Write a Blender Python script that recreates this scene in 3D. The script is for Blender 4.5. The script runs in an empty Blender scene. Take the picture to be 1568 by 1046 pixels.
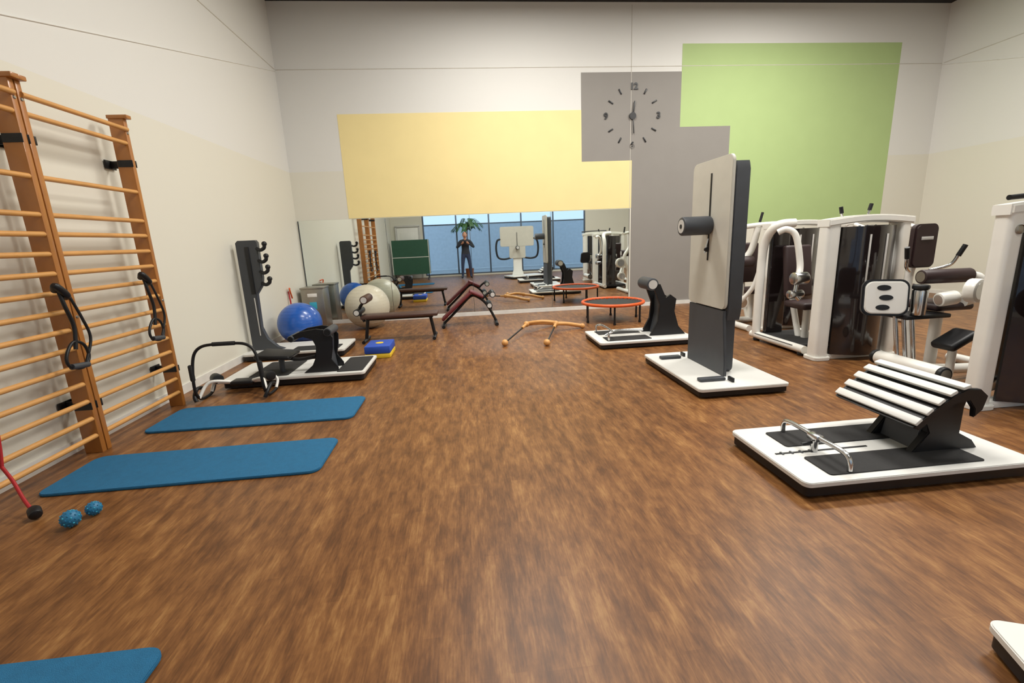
import bpy, bmesh, math, random
from mathutils import Vector, Matrix, Euler
random.seed(4)
SC=bpy.context.scene
COL=bpy.context.collection
try:
    SC.view_settings.view_transform='Standard'
    SC.view_settings.look='None'
except Exception: pass

def lin(c):
    return tuple(((v/255)/12.92 if v/255<=.04045 else ((v/255+.055)/1.055)**2.4) for v in c)
MATS={}
def mk(name,rgb,rough=.5,metal=0,var=.06,nscale=8,bump=0,coat=0,spec=.5):
    m=bpy.data.materials.new(name);m.use_nodes=True
    nt=m.node_tree;p=nt.nodes['Principled BSDF']
    c=lin(rgb)
    tc=nt.nodes.new('ShaderNodeTexCoord')
    n=nt.nodes.new('ShaderNodeTexNoise');n.inputs['Scale'].default_value=nscale;n.inputs['Detail'].default_value=4
    nt.links.new(tc.outputs['Object'],n.inputs['Vector'])
    r=nt.nodes.new('ShaderNodeValToRGB')
    r.color_ramp.elements[0].position=.3;r.color_ramp.elements[1].position=.7
    r.color_ramp.elements[0].color=(*[v*(1-var) for v in c],1)
    r.color_ramp.elements[1].color=(*[min(1,v*(1+var)) for v in c],1)
    nt.links.new(n.outputs['Fac'],r.inputs['Fac']);nt.links.new(r.outputs['Color'],p.inputs['Base Color'])
    p.inputs['Roughness'].default_value=rough;p.inputs['Metallic'].default_value=metal
    p.inputs['Coat Weight'].default_value=coat
    p.inputs['Specular IOR Level'].default_value=spec
    if bump:
        b=nt.nodes.new('ShaderNodeBump');b.inputs['Strength'].default_value=bump;b.inputs['Distance'].default_value=.01
        n2=nt.nodes.new('ShaderNodeTexNoise');n2.inputs['Scale'].default_value=nscale*12
        nt.links.new(tc.outputs['Object'],n2.inputs['Vector'])
        nt.links.new(n2.outputs['Fac'],b.inputs['Height']);nt.links.new(b.outputs['Normal'],p.inputs['Normal'])
    MATS[name]=m;return m
def emis(name,rgb,s):
    m=bpy.data.materials.new(name);m.use_nodes=True;p=m.node_tree.nodes['Principled BSDF']
    p.inputs['Base Color'].default_value=(*lin(rgb),1);p.inputs['Emission Color'].default_value=(*lin(rgb),1);p.inputs['Emission Strength'].default_value=s
    MATS[name]=m;return m

mk('black',(24,24,26),.45,spec=.4);mk('blackmat',(40,39,39),.85,bump=.4,nscale=20);mk('charcoal',(62,65,70),.5)
mk('lgrey',(204,202,198),.45);mk('platwhite',(222,221,216),.4,var=.02);mk('cream',(236,234,227),.35,coat=.3,var=.02)
mk('boardgrey',(194,191,180),.5,var=.03);mk('chrome',(200,200,200),.22,metal=1,var=.02);mk('steel',(165,160,150),.35,metal=.85)
mk('smoke',(34,27,27),.12,coat=.6);mk('brownpad',(50,33,33),.5);mk('burg',(100,30,36),.5);mk('seatbrown',(74,48,38),.5)
mk('blueball',(38,92,178),.3,coat=.3);mk('whiteball',(198,192,172),.35);mk('blue',(40,80,180),.5);mk('yellow',(230,195,50),.5)
mk('teal',(30,110,150),.5);mk('red',(170,30,35),.5);mk('orange',(220,92,36),.4);mk('tramp',(45,48,46),.8)
mk('wood',(206,150,84),.4,coat=.3,var=.10,nscale=5);mk('postwood',(166,106,46),.4,coat=.3,var=.14,nscale=5);mk('stickwood',(212,156,92),.4,var=.1)
mk('mat',(28,104,146),.85,bump=.5,nscale=30,var=.08);mk('green',(40,84,64),.6);mk('skin',(205,150,120),.55);mk('hair',(60,40,28),.8)
mk('jacket',(44,46,54),.8,bump=.3);mk('jeans',(46,56,84),.8,bump=.3);mk('leaf',(52,98,44),.5);mk('soil',(50,36,26),.9);mk('pot',(150,90,60),.7)
mk('white',(238,236,230),.5,var=.02);mk('frame',(84,96,112),.4,metal=.3);mk('clk',(18,18,20),.4);mk('cyan',(60,170,200),.4)
mk('extwall',(205,215,226),.8);mk('extground',(160,165,170),.9)
emis('tubelight',(255,250,240),4)

def cr(pts,n=8,closed=False):
    P=[Vector(p) for p in pts]
    if len(P)<3:return P
    out=[];N=len(P)
    rng=range(N if closed else N-1)
    for i in rng:
        if closed:p0,p1,p2,p3=P[(i-1)%N],P[i],P[(i+1)%N],P[(i+2)%N]
        else:p0,p1,p2,p3=P[max(i-1,0)],P[i],P[i+1],P[min(i+2,N-1)]
        for k in range(n):
            t=k/n
            out.append(.5*((2*p1)+(-p0+p2)*t+(2*p0-5*p1+4*p2-p3)*t*t+(-p0+3*p1-3*p2+p3)*t**3))
    if not closed:out.append(P[-1])
    return out
def rrect(x0,y0,x1,y1,r,n=6):
    o=[]
    for cx,cy,a in ((x1-r,y1-r,0),(x0+r,y1-r,90),(x0+r,y0+r,180),(x1-r,y0+r,270)):
        for k in range(n+1):
            t=math.radians(a+90*k/n);o.append((cx+r*math.cos(t),cy+r*math.sin(t)))
    return o
class B:
    def __init__(s,name,org=(0,0,0)):
        s.n=name;s.o=Vector(org);s.v=[];s.f=[];s.m=[];s.mats=[]
    def mi(s,mat):
        if mat not in s.mats:s.mats.append(mat)
        return s.mats.index(mat)
    def raw(s,vs,fs,mat,M=None):
        k=len(s.v);i=s.mi(mat)
        for v in vs:
            v=Vector(v)
            if M:v=M@v
            s.v.append(v-s.o)
        for f in fs:s.f.append([a+k for a in f]);s.m.append(i)
    def bm(s,bm,mat,M=None):
        bm.verts.ensure_lookup_table();bm.verts.index_update()
        s.raw([v.co.copy() for v in bm.verts],[[v.index for v in f.verts] for f in bm.faces],mat,M);bm.free()
    def box(s,c,d,mat,bev=.008,rot=(0,0,0),seg=2):
        b=bmesh.new();bmesh.ops.create_cube(b,size=1)
        for v in b.verts:v.co=Vector((v.co.x*d[0],v.co.y*d[1],v.co.z*d[2]))
        bev=min(bev,min(d)*.45)
        if bev>0:bmesh.ops.bevel(b,geom=b.edges[:],offset=bev,segments=seg,affect='EDGES',profile=.5)
        s.bm(b,mat,Matrix.Translation(c)@Euler(rot).to_matrix().to_4x4())
    def prism(s,poly,ax,lo,hi,mat,bev=0,M=None):
        def P(a,b,t):
            return {'z':(a,b,t),'y':(a,t,b),'x':(t,a,b)}[ax]
        b=bmesh.new();n=len(poly)
        A=[b.verts.new(P(*p,lo)) for p in poly];C=[b.verts.new(P(*p,hi)) for p in poly]
        f1=b.faces.new(A);f2=b.faces.new(C[::-1])
        for i in range(n):b.faces.new((A[i],C[i],C[(i+1)%n],A[(i+1)%n]))
        bmesh.ops.recalc_face_normals(b,faces=b.faces[:])
        if bev:
            bmesh.ops.bevel(b,geom=list(set(f1.edges[:]+f2.edges[:])),offset=bev,segments=2,affect='EDGES')
        s.bm(b,mat,M)
    def tube(s,pts,r,mat,n=12,smooth=8,closed=False,r2=None):
        P=cr(pts,smooth,closed) if smooth and len(pts)>2 else [Vector(p) for p in pts]
        N=len(P);vs=[];fs=[]
        T=[]
        for i in range(N):
            a=P[(i+1)%N] if closed or i<N-1 else P[i];c=P[i-1] if closed or i>0 else P[i]
            T.append((a-c).normalized())
        u=T[0].orthogonal().normalized()
        for i in range(N):
            u=(u-T[i]*u.dot(T[i]));
            if u.length<1e-6:u=T[i].orthogonal()
            u.normalize();w=T[i].cross(u)
            rr=r if r2 is None else r+(r2-r)*i/(N-1)
            for k in range(n):
                t=2*math.pi*k/n;vs.append(P[i]+(u*math.cos(t)+w*math.sin(t))*rr)
        for i in range(N if closed else N-1):
            for k in range(n):
                j=(i+1)%N;fs.append((i*n+k,i*n+(k+1)%n,j*n+(k+1)%n,j*n+k))
        if not closed:
            fs.append(tuple(range(n))[::-1]);fs.append(tuple((N-1)*n+k for k in range(n)))
        s.raw(vs,fs,mat)
    def roller(s,p0,p1,r,mat,end=None,e=.012,n=24):
        p0=Vector(p0);p1=Vector(p1);d=(p1-p0);L=d.length;q=d.to_track_quat('Z','Y').to_matrix().to_4x4()
        M=Matrix.Translation(p0)@q
        prof=[(0,0),(r-e,0),(r-e*.3,e*.3),(r,e),(r,L-e),(r-e*.3,L-e*.3),(r-e,L),(0,L)]
        s.lathe(prof,mat,M,n)
        if end:
            for z in (-.002,L-.004):s.lathe([(0,z),(r*.72,z),(r*.72,z+.006),(0,z+.006)],end,M,n)
    def lathe(s,prof,mat,M=None,n=24):
        vs=[];fs=[]
        for (r,z) in prof:
            for k in range(n):
                t=2*math.pi*k/n;vs.append((max(r,1e-4)*math.cos(t),max(r,1e-4)*math.sin(t),z))
        for i in range(len(prof)-1):
            for k in range(n):fs.append((i*n+k,i*n+(k+1)%n,(i+1)*n+(k+1)%n,(i+1)*n+k))
        s.raw(vs,fs,mat,M)
    def ball(s,c,r,mat,sc=(1,1,1),n=24):
        b=bmesh.new();bmesh.ops.create_uvsphere(b,u_segments=n,v_segments=n//2+2,radius=r)
        s.bm(b,mat,Matrix.Translation(c)@Matrix.Diagonal((*sc,1)))
    def done(s,ang=35):
        me=bpy.data.meshes.new(s.n);me.from_pydata([tuple(v) for v in s.v],[],s.f)
        for m in s.mats:me.materials.append(MATS[m])
        me.polygons.foreach_set('material_index',s.m)
        me.polygons.foreach_set('use_smooth',[True]*len(s.f))
        me.update()
        b=bmesh.new();b.from_mesh(me);bmesh.ops.recalc_face_normals(b,faces=b.faces[:]);b.to_mesh(me);b.free()
        me.set_sharp_from_angle(angle=math.radians(ang))
        o=bpy.data.objects.new(s.n,me);o.location=s.o;COL.objects.link(o);return o

# ---------------------------------------------------------------- room
XL,XR,YB,YR,ZC=-2.97,9.25,8.73,-2.0,5.33
def nodemat(name):
    m=bpy.data.materials.new(name);m.use_nodes=True;MATS[name]=m;return m,m.node_tree,m.node_tree.nodes['Principled BSDF']
# floor
m,nt,p=nodemat('vinyl_wood')
N=nt.nodes.new;Lk=nt.links.new
tc=N('ShaderNodeTexCoord')
mp=N('ShaderNodeMapping');mp.inputs['Rotation'].default_value=(0,0,math.radians(90));Lk(tc.outputs['Object'],mp.inputs['Vector'])
def brick(w,h,mort,off,c1=.3,c2=.7):
    br=N('ShaderNodeTexBrick');br.inputs['Scale'].default_value=1;br.inputs['Brick Width'].default_value=w;br.inputs['Row Height'].default_value=h
    br.inputs['Mortar Size'].default_value=mort;br.inputs['Color1'].default_value=(c1,c1,c1,1);br.inputs['Color2'].default_value=(c2,c2,c2,1);br.inputs['Mortar'].default_value=(.1,.1,.1,1)
    br.inputs['Bias'].default_value=0;br.offset=off
    Lk(mp.outputs['Vector'],br.inputs['Vector']);bw=N('ShaderNodeRGBToBW');Lk(br.outputs['Color'],bw.inputs[0]);return bw.outputs[0]
def noise(sx,sy,det,rough=.6,dist=0):
    a=N('ShaderNodeMapping');a.inputs['Scale'].default_value=(sx,sy,1);Lk(tc.outputs['Object'],a.inputs['Vector'])
    n=N('ShaderNodeTexNoise');n.inputs['Scale'].default_value=1;n.inputs['Detail'].default_value=det;n.inputs['Roughness'].default_value=rough;n.inputs['Distortion'].default_value=dist
    Lk(a.outputs['Vector'],n.inputs['Vector']);return n.outputs['Fac']
def math_(op,a,b):
    q=N('ShaderNodeMath');q.operation=op
    for i,x in enumerate((a,b)):
        if isinstance(x,(int,float)):q.inputs[i].default_value=x
        else:Lk(x,q.inputs[i])
    return q.outputs[0]
n1=noise(17,4.6,5,.66,.2);n2=noise(120,9,3,.6);n3=noise(5,1.0,2)
sm=math_('ADD',math_('MULTIPLY',n1,.50),math_('MULTIPLY',n2,.24))
sm=math_('ADD',sm,math_('MULTIPLY',n3,.16))
sm=math_('ADD',sm,math_('MULTIPLY',brick(1.22,.18,.0010,.37),.06))
sm=math_('ADD',sm,math_('MULTIPLY',brick(.41,.06,0,.43,.0,1.0),.05))
rp=N('ShaderNodeValToRGB');e=rp.color_ramp.elements
e[0].position=.40;e[0].color=(*lin((90,56,28)),1);e[1].position=.64;e[1].color=(*lin((160,116,68)),1)
x=e.new(.475);x.color=(*lin((112,72,38)),1);x=e.new(.545);x.color=(*lin((132,88,48)),1)
Lk(sm,rp.inputs['Fac']);Lk(rp.outputs['Color'],p.inputs['Base Color'])
p.inputs['Roughness'].default_value=.40;p.inputs['Specular IOR Level'].default_value=.35
bp=N('ShaderNodeBump');bp.inputs['Strength'].default_value=.08;bp.inputs['Distance'].default_value=.003;Lk(n2,bp.inputs['Height']);Lk(bp.outputs['Normal'],p.inputs['Normal'])
# wall paint, two tones
m,nt,p=nodemat('wall_paint');N=nt.nodes.new;Lk=nt.links.new
tc=N('ShaderNodeTexCoord');sp=N('ShaderNodeSeparateXYZ');Lk(tc.outputs['Object'],sp.inputs[0])
gt=N('ShaderNodeMath');gt.operation='GREATER_THAN';gt.inputs[1].default_value=2.7;Lk(sp.outputs['Z'],gt.inputs[0])
mx=N('ShaderNodeMix');mx.data_type='RGBA';Lk(gt.outputs[0],mx.inputs['Factor'])
mx.inputs['A'].default_value=(*lin((221,218,205)),1);mx.inputs['B'].default_value=(*lin((222,221,216)),1)
Lk(mx.outputs['Result'],p.inputs['Base Color']);p.inputs['Roughness'].default_value=.75;p.inputs['Specular IOR Level'].default_value=.25
nn=N('ShaderNodeTexNoise');nn.inputs['Scale'].default_value=180;bb=N('ShaderNodeBump');bb.inputs['Strength'].default_value=.08;Lk(tc.outputs['Object'],nn.inputs['Vector']);Lk(nn.outputs['Fac'],bb.inputs['Height']);Lk(bb.outputs['Normal'],p.inputs['Normal'])
mk('pyel',(238,220,160),.7,var=.015,nscale=3,spec=.25);mk('pgrey',(142,138,133),.7,var=.02,nscale=3,spec=.25);mk('pgreen',(174,196,136),.7,var=.015,nscale=3,spec=.25)
mk('ceil',(40,40,42),.9);mk('seam',(202,198,188),.8);mk('base',(226,224,218),.5)
m,nt,p=nodemat('mirror');p.inputs['Base Color'].default_value=(.82,.87,.86,1);p.inputs['Metallic'].default_value=1;p.inputs['Roughness'].default_value=.015
m,nt,p=nodemat('glass');p.inputs['Base Color'].default_value=(.9,.96,1,1);p.inputs['Transmission Weight'].default_value=1;p.inputs['Roughness'].default_value=0;p.inputs['IOR'].default_value=1.05

def slab(name,x0,y0,z0,x1,y1,z1,mat):
    b=B(name);b.box(((x0+x1)/2,(y0+y1)/2,(z0+z1)/2),(x1-x0,y1-y0,z1-z0),mat,0);return b.done()
slab('floor',XL-.15,YR-.15,-.1,XR+.15,YB+.15,0,'vinyl_wood')
slab('ceiling',XL-.15,YR-.15,ZC,XR+.15,YB+.15,ZC+.1,'ceil')
slab('wall_left',XL-.15,YR-.15,0,XL,YB+.15,ZC,'wall_paint')
slab('wall_right',XR,YR-.15,0,XR+.15,YB+.15,ZC,'wall_paint')
slab('wall_back',XL,YB,0,XR,YB+.15,ZC,'wall_paint')
# rear wall with glazing
WX0,WX1,WZ0,WZ1=-1.7,5.1,.06,2.75
b=B('wall_rear')
for (x0,z0,x1,z1) in ((XL,0,WX0,ZC),(WX1,0,XR,ZC),(WX0,WZ1,WX1,ZC),(WX0,0,WX1,WZ0)):
    b.box(((x0+x1)/2,YR-.075,(z0+z1)/2),(x1-x0,.15,z1-z0),'wall_paint',0)
b.done()
b=B('window_1')
nx=5
for i in range(nx+1):
    x=WX0+.03+(WX1-WX0-.06)*i/nx;b.box((x,YR-.06,(WZ0+WZ1)/2),(.06,.07,WZ1-WZ0),'frame',.004)
for z in (WZ0+.03,2.1,WZ1-.03):b.box(((WX0+WX1)/2,YR-.06,z),(WX1-WX0,.06,.05),'frame',.004)
b.box(((WX0+WX1)/2,YR-.08,(WZ0+WZ1)/2),(WX1-WX0,.008,WZ1-WZ0),'glass',0)
b.done()
slab('exterior_building_wall',-6,-7.2,0,12,-7,2.3,'extwall')
slab('exterior_ground',-8,-7.2,-.2,14,YR-.15,-.02,'extground')
b=B('door_1');b.box((-2.3,YR+.030,1.02),(.86,.04,2.04),'white',.004)
for z in (.6,1.5):b.box((-2.3,YR+.052,z),(.6,.012,.7),'white',.004)
b.tube([(-1.98,YR+.05,1.02),(-1.98,YR+.1,1.02),(-2.1,YR+.1,1.02)],.01,'chrome',smooth=0)
for x in (-2.77,-1.83):b.box((x,YR+.035,1.04),(.07,.06,2.1),'lgrey',.004)
b.box((-2.3,YR+.035,2.1),(1.0,.06,.07),'lgrey',.004);b.done()
slab('baseboard_left',XL,YR,0,XL+.015,YB,.09,'base')
slab('baseboard_back',XL+.015,YB-.03,0,XR,YB,.07,'base')
slab('baseboard_right',XR-.015,YR,0,XR,YB-.03,.07,'base')
def field(name,rects,mat,t=.004):
    b=B(name)
    for (x0,z0,x1,z1) in rects:b.box(((x0+x1)/2,YB-t/2,(z0+z1)/2),(x1-x0,t,z1-z0),mat,0)
    b.done()
field('trim_paint_yellow',[(-2.05,1.89,2.23,3.62),(2.23,1.89,3.18,2.74)],'pyel')
field('trim_paint_grey',[(2.23,2.74,3.18,4.23),(3.18,.07,4.09,4.23),(4.09,.07,5.07,3.3)],'pgrey')
field('trim_paint_green',[(4.09,3.3,8.36,4.68),(5.07,1.48,8.36,3.3)],'pgreen')
b=B('trim_panel_seams')
b.box((3.15,YB-.003,1.89+1.7),(.008,.008,3.4),'seam',0)
b.box((3.14,YB-.003,4.32),(12.2,.008,.010),'seam',0)
b.box((XL+.003,3.3,4.32),(.008,10.8,.012),'seam',0);b.box((XR-.003,3.3,4.32),(.008,10.8,.012),'seam',0)
for X in (XL+.004,XR-.004):b.tube([(X,YB,4.3),(X,1.5,2.42)],.006,'base',n=6,smooth=0)
b.done()
b=B('wall_mirror')
for x0,x1 in ((XL+.04,-1.42),(-1.415,.1),(.105,1.62),(1.625,3.14)):
    b.box(((x0+x1)/2,YB-.012,.975),(x1-x0,.006,1.81),'mirror',.0015,seg=1)
b.box((.1,YB-.005,.975),(6.1,.008,1.8),'charcoal',0)
b.done()

# ---------------------------------------------------------------- clock
b=B('wall_clock',(3.18,YB,3.5));cx,cz=3.18,3.5;yy=YB-.012
for h in range(12):
    a=math.radians(90-30*h)
    if h%3:
        b.box((cx+.47*math.cos(a),yy,cz+.47*math.sin(a)),(.1,.012,.026),'clk',.003,rot=(0,-a,0))
b.lathe([(0,0),(.062,0),(.062,.03),(0,.03)],'clk',Matrix.Translation((cx,YB-.005,cz))@Matrix.Rotation(math.radians(90),4,'X'))
for ang,l,w in ((82,.25,.024),(-86,.3,.016)):
    a=math.radians(ang);b.box((cx+l/2*math.cos(a),YB-.03,cz+l/2*math.sin(a)),(l,.005,w),'clk',.001,rot=(0,-a,0))
co=b.done()
for txt,x,z in (('12',.02,.49),('3',.49,0),('6',0,-.5),('9',-.5,0)):
    cu=bpy.data.curves.new('numeral_'+txt,'FONT');cu.body=txt;cu.size=.15;cu.extrude=.006;cu.offset=.006;cu.align_x='CENTER';cu.align_y='CENTER'
    o=bpy.data.objects.new('numeral_'+txt,cu);o.rotation_euler=(math.radians(90),0,0);o.location=(x,-.014,z);cu.materials.append(MATS['clk']);COL.objects.link(o);o.parent=co

# ---------------------------------------------------------------- stall bars
HB=2.53
def wallbars(y0,y1):
    b=B('stall_bars',(-2.8,(y0+y1)/2,0))
    for y in (y0,y1):
        b.box((-2.805,y,HB/2),(.12,.042,HB),'postwood',.006)
        b.box((-2.79,y,HB-.005),(.16,.06,.03),'postwood',.006)
        for z in (2.16,.36):
            b.box((-2.91,y+.03,z),(.11,.008,.06),'black',.002);b.box((-2.955,y+.03,z),(.012,.12,.07),'black',.002)
            b.box((-2.80,y+.028,z),(.11,.014,.055),'black',.002)
            b.box((-2.80,y-.0215,z),(.12,.006,.055),'black',.002)
        for z in (2.40,1.0):b.lathe([(0,0),(.012,0),(.008,.006),(0,.006)],'steel',Matrix.Translation((-2.745,y,z))@Matrix.Rotation(math.radians(90),4,'Y'),12)
    zs=[2.43,2.32,1.93,1.69,1.565]+[1.435-.13*i for i in range(11)]
    for i,z in enumerate(zs):
        x=-2.765 if i else -2.745
        b.tube([(x,y0,z),(x,y1,z)],.018,'wood',n=14,smooth=0)
    return b.done()
wallbars(3.455,4.39);wallbars(2.48,3.405)
def strap(y,zt,zb,name='suspension_strap'):
    b=B(name,(-2.70,y,zb));x=-2.685
    b.tube([(x,y,zt+.03),(x+.02,y,zt-.1),(x+.02,y+.03,(zt+zb)/2),(x+.02,y,zb+.1)],.012,'black')
    b.tube([(x-.015,y,zt),(x+.02,y-.03,zt+.03),(x+.03,y+.02,zt-.03),(x+.0,y+.05,zt-.05)],.022,'black')
    b.tube([(x+.02,y-.01,zb+.15),(x+.025,y-.09,zb+.07),(x+.025,y-.08,zb),(x+.025,y+.02,zb-.03),(x+.02,y+.09,zb+.03),(x+.02,y+.07,zb+.12)],.010,'black',closed=True)
    b.tube([(x+.025,y-.07,zb-.005),(x+.025,y+.06,zb-.02)],.02,'charcoal',smooth=0)
    b.tube([(x+.0,y+.06,zt),(x+.02,y+.11,zt-.2),(x+.02,y+.14,zb+.15),(x+.02,y+.06,zb+.0)],.009,'black')
    return b.done()
strap(3.28,1.2,.70);strap(4.1,1.22,.72)
b=B('resistance_tube',(-2.46,2.51,0))
b.tube([(-2.725,2.68,.25),(-2.64,2.63,.18),(-2.55,2.565,.10),(-2.47,2.515,.04)],.009,'red')
b.tube([(-2.725,2.68,.25),(-2.725,2.70,.36),(-2.728,2.72,.5)],.009,'red')
b.roller((-2.49,2.54,.045),(-2.44,2.49,.032),.03,'black');b.done()

# ---------------------------------------------------------------- floor mats, balls
def mat_(x0,y0,x1,y1,rz=0):
    b=B('exercise_mat',((x0+x1)/2,(y0+y1)/2,0));b.prism(rrect(x0,y0,x1,y1,.07),'z',0.001,.018,'mat',.004)
    o=b.done();o.rotation_euler[2]=rz
mat_(-2.68,3.68,-1.02,4.23,-.01);mat_(-2.69,2.76,-1.02,3.28,.004);mat_(-2.8,.92,-1.16,1.50)
for (x,y,r) in ((-2.19,2.40,.047),(-2.15,2.50,.04)):
    b=B('massage_ball',(x,y,r));b.ball((x,y,r),r*.93,'teal')
    for i in range(60):
        z=1-2*(i+.5)/60;t=i*2.39996;q=math.sqrt(1-z*z);b.ball((x+q*math.cos(t)*r*.9,y+q*math.sin(t)*r*.9,r+z*r*.9),r*.11,'cyan' if i%3==0 else 'teal',n=6)
    b.done()

def platform(b,x0,y0,x1,y1,h=.1,M=None):
    b.prism(rrect(x0+.012,y0+.012,x1-.012,y1-.012,.03),'z',.015,h-.025,'black',.003,M)
    b.prism(rrect(x0,y0,x1,y1,.04),'z',h-.028,h,'platwhite',.004,M)
    for x in (x0+.08,x1-.08):
        for y in (y0+.08,y1-.08):b.prism(rrect(x-.03,y-.03,x+.03,y+.03,.029),'z',0,.02,'black',0,M)

# slatted trainer
b=B('slatted_back_trainer',(2.37,2.33,0))
platform(b,1.68,1.98,3.05,2.68)
for y0,y1 in ((2.035,2.245),(2.38,2.59)):
    b.prism(rrect(1.86,y0,2.78,y1,.02),'z',.1,.106,'blackmat',.001)
b.box((2.03,2.31,.1015),(.58,.012,.005),'black',0);
for x in (1.78,1.84,1.9,1.96):b.box((x,2.31,.103),(.012,.03,.006),'charcoal',.001)
b.tube([(1.98,2.05,.11),(1.98,2.06,.17),(1.98,2.12,.195),(1.98,2.31,.195),(1.98,2.52,.195),(1.98,2.575,.17),(1.98,2.58,.11)],.014,'chrome',smooth=6)
b.tube([(1.98,2.31,.1),(1.98,2.31,.185)],.02,'chrome',smooth=0);b.box((1.98,2.31,.19),(.05,.08,.04),'chrome',.008);b.tube([(1.98,2.31,.16),(1.9,2.31,.15)],.009,'black',smooth=0)
ped=[(2.48,.1),(2.90,.1),(2.86,.15),(2.77,.20),(2.77,.36),(2.80,.47),(2.72,.49),(2.60,.42),(2.50,.34),(2.53,.30),(2.57,.22)]
for y in (2.18,2.45):b.prism(ped,'y',y,y+.045,'black',.006)
b.prism([(2.54,.1),(2.76,.1),(2.74,.45),(2.60,.40)],'y',2.225,2.45,'charcoal',.004)
side=[(2.385,.300),(2.45,.360),(2.52,.412),(2.60,.467),(2.68,.50),(2.76,.492),(2.81,.45),(2.79,.37),(2.745,.33),(2.74,.38),(2.70,.43),(2.62,.42),(2.52,.35),(2.42,.28)]
for y in (2.105,2.625):b.prism(side,'y',y,y+.03,'black',.004)
und=[(2.385,.298),(2.45,.358),(2.52,.410),(2.60,.463),(2.68,.495),(2.76,.486),(2.745,.465),(2.67,.472),(2.60,.44),(2.52,.385),(2.40,.285)]
b.prism(und,'y',2.11,2.645,'black',.002)
for i,(x,z,a) in enumerate(((2.402,.333,-.76),(2.460,.387,-.72),(2.521,.438,-.67),(2.586,.483,-.52),(2.660,.513,-.28))):
    b.box((x,2.375,z),(.048,.56,.020),'platwhite',.006,rot=(0,a,0))
b.done()

# tall board trainer
b=B('tall_board_trainer',(2.3,4.1,0))
platform(b,1.9,3.5,2.72,4.76,.09)
b.prism(rrect(3.84,.70,4.52,2.03,.06),'x',2.275,2.305,'boardgrey',.004)
b.prism([(3.80,.09),(4.50,.09),(4.50,.69),(3.86,.69),(3.86,.62),(3.80,.2)],'x',2.28,2.31,'charcoal',.004)
b.prism(rrect(3.92,.09,4.42,1.98,.05),'x',2.31,2.44,'charcoal',.008)
b.prism([(3.86,.6),(3.92,.75),(3.92,1.9),(3.86,1.97),(3.84,1.9),(3.84,.7)],'x',2.31,2.44,'charcoal',.006)
b.box((2.272,4.17,1.52),(.008,.018,.78),'black',.001)
b.roller((2.00,4.17,1.45),(2.275,4.17,1.45),.085,'charcoal','lgrey')
b.lathe([(0,0),(.02,0),(.02,.004),(0,.004)],'black',Matrix.Translation((1.995,4.17,1.45))@Matrix.Rotation(math.radians(90),4,'Y'))
b.ball((2.255,4.17,1.23),.022,'black')
b.tube([(2.27,4.17,1.33),(2.24,4.17,1.20)],.008,'chrome',smooth=0)
b.box((2.1,4.52,.105),(.22,.07,.03),'charcoal',.01);b.box((2.12,3.72,.105),(.24,.07,.03),'charcoal',.01)
b.box((2.27,3.66,.11),(.02,.08,.04),'black',.003);b.box((2.27,4.58,.11),(.02,.08,.04),'black',.003)
b.done()

# roller trainer
b=B('roller_trainer',(2.2,5.8,0))
platform(b,1.6,5.4,2.85,6.2,.09)
b.prism(rrect(1.72,5.48,2.3,5.72,.02),'z',.09,.096,'blackmat');b.prism(rrect(1.72,5.88,2.3,6.12,.02),'z',.09,.096,'blackmat')
for y in (5.66,5.94):b.prism([(2.34,.09),(2.82,.09),(2.72,.20),(2.66,.40),(2.68,.56),(2.60,.62),(2.54,.58),(2.46,.76),(2.36,.76),(2.46,.50),(2.44,.28)],'y',y-.02,y+.02,'black',.003)
b.prism([(2.44,.09),(2.74,.09),(2.62,.34),(2.62,.56),(2.50,.6),(2.50,.38)],'y',5.68,5.92,'charcoal',.004)
b.roller((2.36,5.64,.76),(2.36,5.98,.76),.08,'charcoal','lgrey')
b.tube([(1.74,5.5,.10),(1.74,5.5,.18),(1.80,5.56,.2),(1.80,6.0,.2),(1.74,6.08,.18),(1.74,6.08,.1)],.013,'chrome')
b.tube([(1.78,5.8,.1),(1.95,5.8,.16),(2.3,5.8,.14)],.012,'chrome')
b.done()

# trampoline
b=B('mini_trampoline',(2.40,7.4,0))
C=(2.40,7.4);ring=[(C[0]+.5*math.cos(t*math.pi/16),C[1]+.5*math.sin(t*math.pi/16),.31) for t in range(32)]
b.tube(ring,.026,'orange',closed=True,smooth=2)
b.prism([(C[0]+.40*math.cos(t*math.pi/20),C[1]+.40*math.sin(t*math.pi/20)) for t in range(40)],'z',.300,.308,'tramp')
for t in range(36):
    a=t*math.pi/18;b.tube([(C[0]+.39*math.cos(a),C[1]+.39*math.sin(a),.305),(C[0]+.49*math.cos(a),C[1]+.49*math.sin(a),.31)],.006,'charcoal',n=6,smooth=0)
for t in range(6):
    a=t*math.pi/3+.28;x,y=C[0]+.48*math.cos(a),C[1]+.48*math.sin(a)
    b.tube([(x,y,.30),(x,y,.03)],.016,'black',smooth=0);b.tube([(x,y,.035),(x,y,0)],.022,'black',smooth=0)
b.done()

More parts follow.
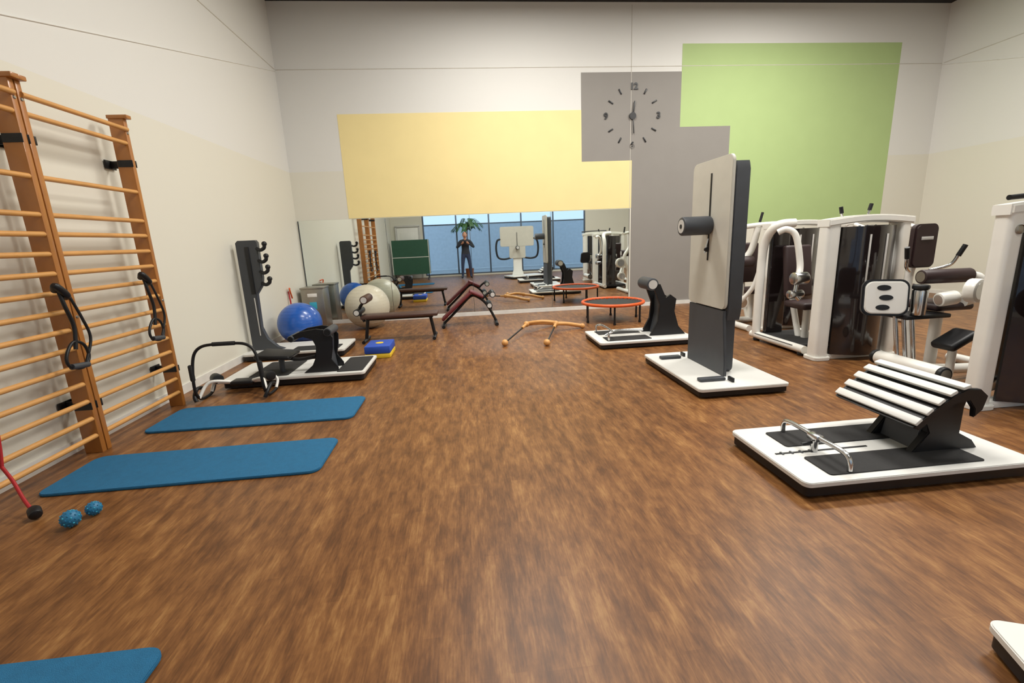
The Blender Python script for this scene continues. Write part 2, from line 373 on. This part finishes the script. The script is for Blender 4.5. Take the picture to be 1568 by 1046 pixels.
# wooden swing sticks
b=B('wooden_swing_trainer',(1.1,6.6,0))
for (bx,by),(ex,ey),(fx,fy) in (((.45,5.98),(.86,6.85),(1.36,7.15)),((1.0,5.84),(1.30,6.75),(1.74,6.85))):
    b.ball((bx,by,.045),.045,'stickwood');b.tube([(bx,by,.045),(bx+(ex-bx)*.8,by+(ey-by)*.8,.10)],.012,'black',smooth=0)
    b.tube([(bx+(ex-bx)*.78,by+(ey-by)*.78,.10),(ex,ey,.12)],.022,'stickwood',smooth=0)
    b.ball((ex,ey,.12),.045,'stickwood')
    b.tube([(ex,ey,.12),((ex+fx)/2-.05,(ey+fy)/2,.10),(fx-.1,fy,.06),(fx,fy,.04)],.03,'stickwood')
    b.ball((fx,fy,.04),.04,'stickwood')
b.tube([(.88,6.87,.13),(1.1,6.78,.16),(1.32,6.77,.13)],.026,'stickwood')
b.done()

# incline bench
b=B('incline_sit_up_bench',(0,7.75,0));y=7.75
b.box((-.20,y,.35),(.70,.27,.05),'burg',.02,rot=(0,-.72,0),seg=3)
b.box((.13,y,.53),(.26,.27,.05),'burg',.02,rot=(0,.45,0),seg=3)
b.tube([(-.44,y,.05),(-.2,y,.27),(.02,y,.48),(.14,y,.48),(.3,y,.34),(.45,y,.05)],.022,'black',smooth=4)
for x in (-.44,.45):b.tube([(x,y-.25,.028),(x,y+.25,.028)],.028,'black',smooth=0)
b.tube([(.22,y,.42),(.30,y,.50),(.40,y,.56)],.02,'black')
for x,z in ((.40,.52),(.34,.34)):b.roller((x,y-.2,z),(x,y+.2,z),.05,'black','lgrey')
b.done()

# flat bench
b=B('weight_bench',(-1.05,6.87,0))
b.box((-1.03,6.87,.375),(1.12,.28,.055),'seatbrown',.02,seg=3)
b.tube([(-1.52,6.87,.335),(-.55,6.87,.335)],.025,'black',smooth=0)
for x in (-1.56,-.54):
    s=-1 if x<-1 else 1
    b.tube([(x-.05*s,6.87,.34),(x,6.87,.03)],.025,'black',smooth=0);b.tube([(x,6.66,.025),(x,7.08,.025)],.025,'black',smooth=0)
b.tube([(-1.56,6.87,.3),(-1.62,6.87,.48),(-1.52,6.87,.62)],.022,'black')
b.roller((-1.50,6.68,.64),(-1.50,7.06,.64),.06,'seatbrown','lgrey');b.roller((-1.62,6.68,.46),(-1.62,7.06,.46),.05,'black','lgrey')
b.done()
b=B('step_pad',(-1.19,5.95,0));b.box((-1.19,5.94,.03),(.32,.42,.06),'yellow',.012);b.box((-1.19,5.94,.11),(.32,.42,.10),'blue',.015)
b.lathe([(0,0),(.05,0),(.05,.003),(0,.003)],'yellow',Matrix.Translation((-1.19,5.94,.160)));b.done()

# balls
def exball(x,y,r,mat):
    b=B('exercise_ball',(x,y,r));b.ball((x,y,r),r,mat,n=64)
    for i in range(-6,7):
        z=r*.135*i;q=math.sqrt(r*r-z*z)
        b.tube([(x+q*math.cos(t*math.pi/16),y+q*math.sin(t*math.pi/16),r+z) for t in range(32)],.002,mat,n=5,smooth=0,closed=True)
    return b.done()
exball(-1.75,8.05,.375,'whiteball');exball(-2.53,7.0,.31,'blueball')

# column station
b=B('dumbbell_rack_trainer',(-2.4,6.3,0))
platform(b,-2.93,5.98,-1.66,6.66,.1)
b.prism([(-2.9,.1),(-2.9,1.50),(-2.87,1.53),(-2.66,1.53),(-2.64,1.50),(-2.64,1.05),(-2.66,.95),(-2.74,.84),(-2.75,.4),(-2.70,.25),(-2.58,.13),(-2.5,.1)],'y',6.22,6.30,'charcoal',.005)
b.box((-2.77,6.215,1.15),(.05,.012,.6),'black',.003)
b.box((-2.77,6.213,.55),(.012,.006,.5),'lgrey',.001)
for z in (1.44,1.29,1.15,1.0):
    b.tube([(-2.68,6.26,z),(-2.60,6.2,z-.035),(-2.54,6.18,z-.01),(-2.53,6.18,z+.04)],.022,'black')
    b.ball((-2.53,6.18,z+.04),.032,'black',n=12)
b.prism(rrect(-2.35,6.03,-1.75,6.3,.02),'z',.1,.106,'blackmat')
b.done()

# saddle trainer
b=B('saddle_back_trainer',(-1.9,5.15,0))
platform(b,-2.60,4.78,-1.15,5.52,.1)
b.prism(rrect(-1.45,4.84,-1.18,5.46,.02),'z',.1,.107,'blackmat')
b.prism(rrect(-2.35,4.84,-1.95,5.46,.02),'z',.1,.107,'blackmat')
prof=[(-1.80,.1),(-1.44,.1),(-1.44,.14),(-1.50,.24),(-1.47,.36),(-1.46,.47),(-1.52,.55),(-1.62,.57),(-1.78,.55),(-1.92,.49),(-1.90,.465),(-1.76,.49),(-1.67,.46),(-1.64,.38),(-1.66,.26),(-1.70,.18)]
for y in (4.88,5.10):b.prism(prof,'y',y,y+.03,'black',.005)
b.prism([(-1.74,.1),(-1.5,.1),(-1.52,.3),(-1.50,.48),(-1.62,.53),(-1.62,.3)],'y',4.91,5.10,'charcoal',.003)
b.roller((-1.50,4.86,.53),(-1.50,5.14,.53),.045,'charcoal','black');b.roller((-1.88,4.86,.48),(-1.88,5.14,.48),.035,'charcoal','black')
b.tube([(-1.68,4.95,.26),(-1.85,4.95,.24),(-2.0,4.95,.27)],.02,'black')
b.box((-2.08,4.98,.305),(.36,.34,.045),'black',.02,rot=(0,.1,0),seg=3)
b.tube([(-2.05,4.98,.1),(-2.05,4.98,.3)],.03,'charcoal',smooth=0)
b.done()

# ab roller
b=B('ab_roller',(-2.35,4.5,0))
for s,x in ((-1,-2.635),(1,-2.01)):
    b.tube([(x,4.74,.09),(x,4.68,.03),(x,4.58,.014),(x,4.46,.03),(x,4.40,.12),(x+.01*-s,4.40,.3),(x+.04*-s,4.42,.47),(x+.12*-s,4.43,.545),(-2.32+.05*s,4.43,.56)],.014,'black',smooth=6)
    b.tube([(x,4.66,.03),(x,4.72,.10),(x-.04*s,4.73,.15)],.014,'cream')
    b.roller((x-.06*s-.04,4.72,.16),(x-.06*s+.04,4.64,.16),.05,'black')
    b.tube([(x,4.44,.04),(x-.06*s,4.54,.16),(x-.2*s,4.64,.13)],.016,'cream')
    b.roller((x,4.40,.22),(x,4.40,.38),.021,'blackmat')
    b.tube([(x+.0,4.39,.02),(x+.02*s,4.41,.07),(x+.03*s,4.49,.12),(x+.02*s,4.58,.1)],.018,'black')
b.tube([(-2.42,4.43,.56),(-2.22,4.43,.56)],.02,'blackmat',smooth=0)
b.tube([(-2.58,4.64,.13),(-2.32,4.68,.11),(-2.07,4.64,.13)],.018,'cream')
b.box((-2.32,4.68,.11),(.22,.14,.05),'black',.02,seg=3)
b.done()

# metal bin
b=B('metal_bin',(-2.70,8.38,0));b.box((-2.70,8.38,.36),(.38,.34,.70),'steel',.01);b.box((-2.70,8.38,.72),(.40,.36,.03),'steel',.008);b.box((-2.70,8.205,.42),(.12,.006,.12),'cyan',.002)
b.box((-2.70,8.205,.6),(.16,.006,.06),'white',.002)
for x in (-2.87,-2.53):
    for y in (8.23,8.53):b.box((x,y,.01),(.03,.03,.02),'black',.004)
b.done()
b=B('resistance_band',(-2.93,7.9,.4));b.tube([(-2.95,7.85,.72),(-2.92,7.8,.5),(-2.93,7.75,.3),(-2.9,7.85,.02)],.012,'red');b.tube([(-2.94,7.9,.76),(-2.91,7.8,.76),(-2.93,7.92,.6)],.012,'orange');b.done()

# ---------------------------------------------------------------- selectorised machines
def tower(b,x0,x1,y,h=1.47,d=.16,wl=.15,wr=.11):
    for x,w in ((x0,wl),(x1,wr)):
        b.prism(rrect(x-w/2,y-d/2,x+w/2,y+d/2,min(w,d)*.3),'z',.03,h-.06,'cream',.006)
        b.prism(rrect(x-w/2-.02,y-d/2-.02,x+w/2+.02,y+d/2+.02,min(w,d)*.3),'z',0,.04,'cream',.006)
    n=12;top=[(x0-.08+(x1-x0+.16)*i/n, h-.01+.035*math.sin(math.pi*i/n)) for i in range(n+1)]
    bot=[(p[0],p[1]-.07) for p in top[::-1]]
    b.prism(top+bot,'y',y-d/2-.01,y+d/2+.01,'cream',.012)
    w0,w1=x0+.10,x1-.09
    for s in (-1,1):
        out=[(w0+(w1-w0)*i/10,y+s*(.05+.13*math.sin(math.pi*(i+.0)/10))) for i in range(11)]
        inn=[(p[0],p[1]-s*.015) for p in out[::-1]]
        b.prism(out+inn,'z',.06,h-.09,'smoke')
    xm=(w0+w1)/2
    for s in (-1,1):
        b.box((xm+.09*s,y-.172,.95),(.018,.006,.7),'lgrey',.001)
    for i in range(14):b.box((xm,y,.1+.045*i),(min(.26,(w1-w0)*.6),.1,.04),'charcoal',.004)
    for s in (-.07,.07):b.tube([(xm+s,y,.05),(xm+s,y,h-.08)],.012,'chrome',smooth=0)
    b.box(((x0+x1)/2,y,.03),(x1-x0,.1,.06),'cream',.01)
def handle(b,x,y,z,h=.12,dx=.02):
    b.tube([(x,y,z-.02),(x+dx,y,z+h*.5)],.011,'chrome',smooth=0);b.tube([(x+dx*.5,y,z+h*.2),(x+dx*1.3,y,z+h)],.018,'black',smooth=0)

b=B('leg_press_machine',(4.2,4.6,0))
tower(b,3.70,4.48,4.42)
handle(b,3.82,4.42,1.50,.08,-.02);handle(b,4.1,4.42,1.52,.08,.02)
b.prism(rrect(3.62,4.66,4.3,5.45,.05),'z',.05,.10,'blackmat',.005);b.tube([(3.66,4.55,.07),(3.66,5.5,.07)],.045,'cream',smooth=0);b.tube([(4.28,4.55,.07),(4.28,5.5,.07)],.045,'cream',smooth=0)
for yy_ in (4.6,5.4):
    for xx_ in (3.66,4.28):b.roller((xx_,yy_,0),(xx_,yy_,.04),.04,'black')
b.tube([(3.66,5.42,.07),(3.66,5.42,.7),(3.67,5.40,1.2),(3.70,5.25,1.42),(3.9,5.2,1.45)],.05,'cream',smooth=6)
b.prism(rrect(3.74,5.36,3.98,5.42,.02),'z',.1,1.36,'smoke',.005)
b.tube([(3.55,5.0,1.35),(3.62,4.95,1.38),(3.70,4.9,1.30),(3.74,4.85,1.0),(3.70,4.8,.86)],.035,'cream')
b.tube([(3.70,4.8,.86),(3.66,4.78,.68),(3.7,4.76,.6)],.022,'chrome')
b.roller((3.62,4.78,.84),(3.78,4.78,.84),.07,'chrome');b.roller((3.60,4.8,.66),(3.76,4.8,.66),.05,'chrome')
b.box((4.0,5.0,.5),(.36,.36,.08),'brownpad',.03,seg=3);b.box((4.0,5.22,.88),(.34,.08,.62),'brownpad',.03,rot=(-.15,0,0),seg=3)
b.tube([(4.0,5.0,.08),(4.0,5.0,.48)],.04,'cream',smooth=0);b.tube([(4.0,5.1,.08),(4.0,5.28,.6),(4.0,5.32,.9)],.035,'cream')
b.done()

b=B('chest_press_machine',(4.6,6.2,0))
tower(b,4.16,4.95,6.0)
b.tube([(3.85,6.35,1.42),(4.1,6.2,1.45),(4.5,6.15,1.46),(4.9,6.2,1.46)],.035,'cream')
handle(b,3.86,6.35,1.42,.16,.02);handle(b,4.1,6.2,1.46,.16,.04)
b.tube([(3.95,6.4,.05),(4.0,6.35,.5),(3.9,6.3,.85),(4.05,6.25,1.1),(4.1,6.2,1.42)],.045,'cream')
b.tube([(3.85,6.55,.045),(4.9,6.55,.045)],.045,'cream',smooth=0);b.tube([(3.88,5.9,.045),(3.88,6.8,.045)],.045,'cream',smooth=0)
b.roller((3.85,6.2,.95),(4.05,6.2,.95),.08,'brownpad','lgrey');b.roller((3.8,6.25,.72),(3.8,6.35,.72),.12,'cream','chrome');b.roller((3.88,6.1,.38),(3.88,6.2,.38),.10,'cream','chrome')
b.tube([(3.8,6.22,.72),(3.72,6.15,.9),(3.75,6.1,1.05)],.02,'black');b.tube([(3.85,6.1,.4),(3.95,6.0,.6),(4.0,5.95,.85)],.03,'cream')
b.box((4.3,6.5,.5),(.36,.36,.08),'brownpad',.03,seg=3);b.box((4.3,6.72,.9),(.32,.08,.6),'brownpad',.03,seg=3);b.tube([(4.3,6.55,.05),(4.3,6.55,.5)],.04,'cream',smooth=0);b.tube([(4.3,6.6,.05),(4.3,6.78,.5),(4.3,6.78,.9)],.035,'cream')
b.done()

b=B('leg_curl_machine',(4.1,3.6,0))
b.roller((3.73,3.14,.2),(3.73,3.72,.2),.062,'cream');
for y in (3.13,3.74):b.roller((3.73,y-.02,.2),(3.73,y+.02,.2),.064,'black','steel')
b.tube([(3.76,3.4,.2),(4.1,3.5,.12),(4.9,3.6,.06)],.045,'cream');b.tube([(4.85,3.25,.045),(4.85,4.05,.045)],.045,'cream',smooth=0);b.tube([(3.95,3.25,.045),(3.95,3.85,.045)],.045,'cream',smooth=0)
for x in (3.74,3.82,3.90):b.tube([(x+.02,3.55,.14),(x-.02,3.6,.60)],.017,'chrome',smooth=0)
b.box((3.92,3.6,.60),(.42,.24,.035),'black',.01)
M=Matrix.Translation((3.60,3.60,.77))@Matrix.Rotation(math.radians(-28),4,'Z')@Matrix.Rotation(math.radians(-8),4,'X')
b.prism(rrect(-.15,-.14,.15,.14,.06),'y',-.02,.02,'cream',.008,M)
b.prism(rrect(-.168,-.158,.168,.158,.07),'y',-.005,.05,'black',.008,M)
for (ox,oz,w) in ((-.02,.085,.05),(.0,0,.05),(-.02,-.085,.05)):
    b.prism([(ox+w*math.cos(t*math.pi/8),oz+.024*math.sin(t*math.pi/8)) for t in range(16)],'y',-.026,-.015,'black',.002,M)
b.roller((3.82,3.5,.62),(3.82,3.5,.84),.055,'chrome');b.roller((3.82,3.5,.84),(3.82,3.5,.88),.06,'black')
b.roller((3.93,3.62,.93),(4.36,3.58,.93),.062,'brownpad','steel')
b.tube([(4.3,3.6,.93),(4.42,3.55,.90),(4.44,3.55,.75),(4.30,3.55,.7)],.04,'cream')
b.roller((4.20,3.44,.82),(4.22,3.36,.82),.10,'cream','chrome');b.roller((4.0,3.50,.74),(4.14,3.48,.76),.06,'cream','chrome')
b.prism(rrect(4.12,.98,4.36,1.38,.05),'y',3.9,3.97,'brownpad',.015)
b.box((4.24,3.895,1.25),(.12,.004,.03),'lgrey',.001)
b.tube([(4.24,3.98,1.1),(4.24,4.02,.8),(4.24,3.9,.1)],.035,'cream');b.box((4.24,3.72,.66),(.36,.36,.07),'brownpad',.03,seg=3)
for s in (-1,1):
    b.tube([(4.24+.1*s,3.93,.95),(4.24+.22*s,3.85,1.0),(4.24+.26*s,3.82,1.1)],.014,'chrome');b.tube([(4.24+.255*s,3.82,1.08),(4.24+.29*s,3.8,1.18)],.02,'black',smooth=0)
b.tube([(4.24,3.7,.1),(4.24,3.7,.64)],.045,'cream',smooth=0)
b.box((4.05,3.36,.42),(.26,.2,.07),'black',.03,rot=(0,-.5,0),seg=3);b.tube([(4.05,3.36,.05),(4.05,3.36,.4)],.03,'cream',smooth=0)
b.done()

b=B('lat_pull_machine',(4.3,2.92,0))
tower(b,3.79,4.66,2.92,1.50,.12,.13,.11)
b.tube([(3.70,2.88,1.535),(4.0,2.88,1.55),(4.5,2.88,1.55)],.018,'black')
b.roller((3.80,2.850,1.32),(3.80,2.862,1.32),.032,'steel')
b.roller((4.00,2.70,.80),(4.00,2.76,.80),.13,'charcoal','black');b.roller((4.00,2.685,.80),(4.00,2.70,.80),.05,'cyan','black')
b.tube([(4.00,2.72,.7),(4.12,2.62,.5),(4.3,2.58,.3)],.03,'black')
b.done()

b=B('shoulder_press_machine',(6.0,6.6,0))
tower(b,5.8,6.6,6.6)
b.box((6.2,6.1,.5),(.38,.38,.08),'brownpad',.03,seg=3);b.box((6.2,6.32,.9),(.34,.08,.6),'brownpad',.03,seg=3);b.tube([(6.2,6.15,.03),(6.2,6.15,.5)],.04,'cream',smooth=0)
b.tube([(5.85,6.5,1.4),(5.8,6.2,1.3),(5.85,6.0,1.1)],.03,'cream');b.tube([(6.55,6.5,1.4),(6.6,6.2,1.3),(6.55,6.0,1.1)],.03,'cream');b.tube([(6.2,6.55,.045),(6.2,5.8,.045)],.045,'cream',smooth=0)
b.done()

# wide board trainer (rear right)
b=B('wide_board_trainer',(2.12,.45,0))
A=Matrix.Translation((2.13,.50,0))@Matrix.Rotation(math.radians(-22),4,'Z')
platform(b,-.68,-.40,.68,.40,.1,A)
A2=Matrix.Translation((1.9,.40,0))
b.prism(rrect(-.62,1.15,.62,1.86,.06),'y',-.02,.02,'boardgrey',.006,A2)
b.prism(rrect(-.3,.72,.3,1.2,.05),'y',-.025,.015,'boardgrey',.006,A2)
b.prism([(-.22,.1),(.22,.1),(.16,.3),(.16,.8),(-.16,.8),(-.16,.3)],'y',-.12,-.03,'platwhite',.006,A2)
b.box((1.9,.425,1.35),(.02,.012,.6),'black',.002)
b.roller((1.9,.42,1.1),(1.9,.62,1.1),.07,'charcoal','lgrey')
for s in (-1,1):
    b.tube([(1.9+s*.2,.36,.75),(1.9+s*.5,.38,.7),(1.9+s*.72,.4,.78),(1.9+s*.78,.4,1.1),(1.9+s*.72,.4,1.38),(1.9+s*.55,.38,1.42)],.035,'black')
b.done()

# ---------------------------------------------------------------- things behind the camera
b=B('folded_table_tennis_table',(-2.15,-1.1,0))
for y in (-1.0,-1.14):b.prism(rrect(-2.88,.22,-1.42,1.55,.02),'y',y-.012,y+.012,'green',.003)
for y in (-.985,):
    b.box((-2.15,y,.885),(1.44,.006,.02),'white',0)
    for x in (-2.86,-1.44):b.box((x,y,.885),(.02,.006,1.32),'white',0)
for x in (-2.8,-1.5):
    b.tube([(x,-1.35,.08),(x,-1.07,.12),(x,-.79,.08)],.02,'black');b.tube([(x,-1.07,.1),(x,-1.07,1.3)],.02,'black',smooth=0)
    for y in (-1.35,-.79):b.roller((x-.015,y,.055),(x+.015,y,.055),.055,'black','lgrey')
b.tube([(-2.8,-1.07,.3),(-1.5,-1.07,.3)],.018,'black',smooth=0);b.done()
PX,PY=.12,-1.45
b=B('potted_palm',(PX,PY,0))
b.lathe([(0,0),(.14,0),(.17,.3),(.18,.32),(.15,.32),(.14,.28),(0,.28)],'pot',Matrix.Translation((PX,PY,0)))
b.lathe([(0,.285),(.15,.285)],'soil',Matrix.Translation((PX,PY,0)))
b.tube([(PX,PY,.26),(PX+.02,PY+.02,.9),(PX-.02,PY,1.5),(PX,PY,1.95)],.025,'seatbrown',r2=.018)
for i in range(14):
    a=i*2.4;l=.5+.18*random.random();up=.25*random.random()+.05;ly=min(l,.42)
    P=[Vector((PX,PY,1.92)),Vector((PX+l*.45*math.cos(a),PY+ly*.45*math.sin(a),2.02+up)),Vector((PX+l*math.cos(a),PY+ly*math.sin(a),1.9+up-.15))]
    C2=cr(P,7);b.tube(C2,.006,'leaf',n=5,smooth=0)
    for j in range(2,len(C2)):
        T=(C2[j]-C2[j-1]).normalized();S=T.cross(Vector((0,0,1))).normalized()
        for s in (-1,1):
            w=C2[j]+S*s*.12+T*.07-Vector((0,0,.05));b.raw([C2[j],C2[j]+T*.025,w,C2[j]+S*s*.06],[(0,1,2,3)],'leaf')
b.done()
for X in (.2,2.6):
    b=B('ceiling_tube_lamp',(X,-1.1,2.5));b.box((X,-1.1,2.47),(1.5,.16,.05),'white',.008);b.box((X,-1.1,2.438),(1.42,.1,.02),'tubelight',.006)
    for s in (-.6,.6):b.tube([(X+s,-1.1,2.49),(X+s,-1.1,ZC)],.005,'steel',n=6,smooth=0)
    b.done()

# photographer
def person():
    root=bpy.data.objects.new('photographer',None);COL.objects.link(root);root.location=(0,-.38,0)
    V_=[];E=[];Rr=[]
    def v(p,r,par=None):
        V_.append(p);Rr.append(r)
        if par is not None:E.append((par,len(V_)-1))
        return len(V_)-1
    pel=v((0,0,.96),(.155,.11));wa=v((0,0,1.1),(.145,.10),pel);ch=v((0,0,1.28),(.17,.12),wa);ub=v((0,-.01,1.42),(.12,.09),ch);nb=v((0,0,1.49),(.06,.06),ub)
    for s in (-1,1):
        sh=v((s*.18,-.01,1.41),(.068,.068),ub);el=v((s*.33,.03,1.17),(.048,.048),sh);wr=v((s*.125,.19,1.32),(.034,.034),el)
        hp=v((s*.1,0,.88),(.095,.095),pel);kn=v((s*.14,.02,.5),(.065,.065),hp);an=v((s*.16,0,.1),(.048,.048),kn);to=v((s*.19,.15,.045),(.045,.035),an)
    me=bpy.data.meshes.new('body');me.from_pydata(V_,E,[]);o=bpy.data.objects.new('body_tmp',me);COL.objects.link(o)
    sk=o.modifiers.new('s','SKIN');sk.use_smooth_shade=True
    for i,r in enumerate(Rr):me.skin_vertices[0].data[i].radius=r;me.skin_vertices[0].data[i].use_root=(i==0)
    ss=o.modifiers.new('u','SUBSURF');ss.levels=2;ss.render_levels=2
    dg=bpy.context.evaluated_depsgraph_get();ev=o.evaluated_get(dg);nm=bpy.data.meshes.new_from_object(ev);bpy.data.objects.remove(o)
    nm.name='body'
    for q in ('jacket','jeans','black'):nm.materials.append(MATS[q])
    for pl in nm.polygons:
        z=pl.center.z;pl.material_index=2 if z<.1 else (1 if z<.94 else 0);pl.use_smooth=True
    for vv in nm.vertices:
        if vv.co.z<.0:vv.co.z=0
    bo=bpy.data.objects.new('body',nm);COL.objects.link(bo);bo.parent=root
    b=B('head')
    b.tube([(0,0,1.46),(0,.015,1.56)],.055,'skin',smooth=0)
    b.ball((0,.02,1.64),.11,'skin',(.72,.86,1.08),32);b.ball((0,.045,1.575),.06,'skin',(.85,.8,.7))
    b.tube([(0,.105,1.655),(0,.135,1.62),(0,.11,1.61)],.012,'skin')
    for s in (-1,1):
        b.ball((s*.03,.103,1.655),.012,'white',n=12);b.ball((s*.03,.112,1.655),.006,'black',n=8)
        b.ball((s*.082,.01,1.64),.025,'skin',(.4,.8,1.2),12);b.tube([(s*.015,.112,1.675),(s*.045,.103,1.677)],.004,'hair',smooth=0)
    b.tube([(-.022,.108,1.583),(0,.114,1.580),(.022,.108,1.583)],.005,'red')
    b.ball((0,-.004,1.672),.105,'hair',(.82,.88,.92),32)
    h=b.done(60);h.parent=root
    b=B('hands')
    for s in (-1,1):
        b.tube([(s*.13,.185,1.315),(s*.10,.215,1.35)],.028,'skin',r2=.034,smooth=0);b.ball((s*.092,.222,1.362),.038,'skin',(.6,.9,1.1))
        for i,(dz,l) in enumerate(((.03,.062),(.01,.072),(-.01,.066),(-.03,.05))):
            b.tube([(s*.095,.225,1.368+dz),(s*.094,.262,1.37+dz),(s*.076,.282,1.37+dz),(s*(.076-l*.45),.284,1.37+dz)],.0095,'skin',r2=.007)
        b.tube([(s*.092,.20,1.36),(s*.078,.192,1.385),(s*.055,.195,1.395)],.011,'skin',r2=.008)
    h=b.done(60);h.parent=root
    b=B('held_camera');b.box((0,.235,1.38),(.145,.06,.10),'black',.012,seg=3);b.box((0,.24,1.44),(.06,.05,.03),'black',.008)
    b.roller((0,.26,1.38),(0,.335,1.38),.038,'black',None);b.lathe([(0,0),(.03,0)],'smoke',Matrix.Translation((0,.337,1.38))@Matrix.Rotation(math.radians(-90),4,'X'))
    h=b.done();h.parent=root
person()

# ---------------------------------------------------------------- lights
def area(name,loc,sx,sy,e,col,rot=(0,0,0)):
    l=bpy.data.lights.new(name,'AREA');l.shape='RECTANGLE';l.size=sx;l.size_y=sy;l.energy=e;l.color=col
    o=bpy.data.objects.new(name,l);o.location=loc;o.rotation_euler=rot;COL.objects.link(o)
warm=(1,.965,.905)
for i,(x,y,e) in enumerate(((.9,3.2,150),(.9,6.2,165),(5.2,3.2,165),(5.2,6.2,180),(3.0,.2,55))):
    b=B('ceiling_light_panel',(x,y,ZC));b.box((x,y,ZC-.03),(1.9,.5,.05),'white',.006);b.box((x,y,ZC-.058),(1.8,.4,.01),'tubelight',0);b.done()
    area('panel_light',(x,y,ZC-.08),1.8,.9,e,warm)
w=bpy.data.worlds.new('sky');SC.world=w;w.use_nodes=True
bg=w.node_tree.nodes['Background'];bg.inputs[0].default_value=(.62,.80,1,1);bg.inputs[1].default_value=1.35

# ---------------------------------------------------------------- camera
f=697.0
D=Vector((-72,-153,f)).normalized();t=f*f/(72*0.0435+153);V=Vector((0.0435*t,t,f)).normalized();R=V.cross(D)
cam=bpy.data.cameras.new('camera');co=bpy.data.objects.new('camera',cam);COL.objects.link(co)
cam.sensor_width=36;cam.lens=36*f/1568;cam.clip_start=.02
cx_=Vector((R.x,D.x,-V.x));cy_=Vector((R.y,D.y,-V.y));cz_=Vector((R.z,D.z,-V.z))
M=Matrix((cx_,-cy_,-cz_)).transposed().to_4x4();M.translation=Vector((0,0,1.4));co.matrix_world=M
SC.camera=co
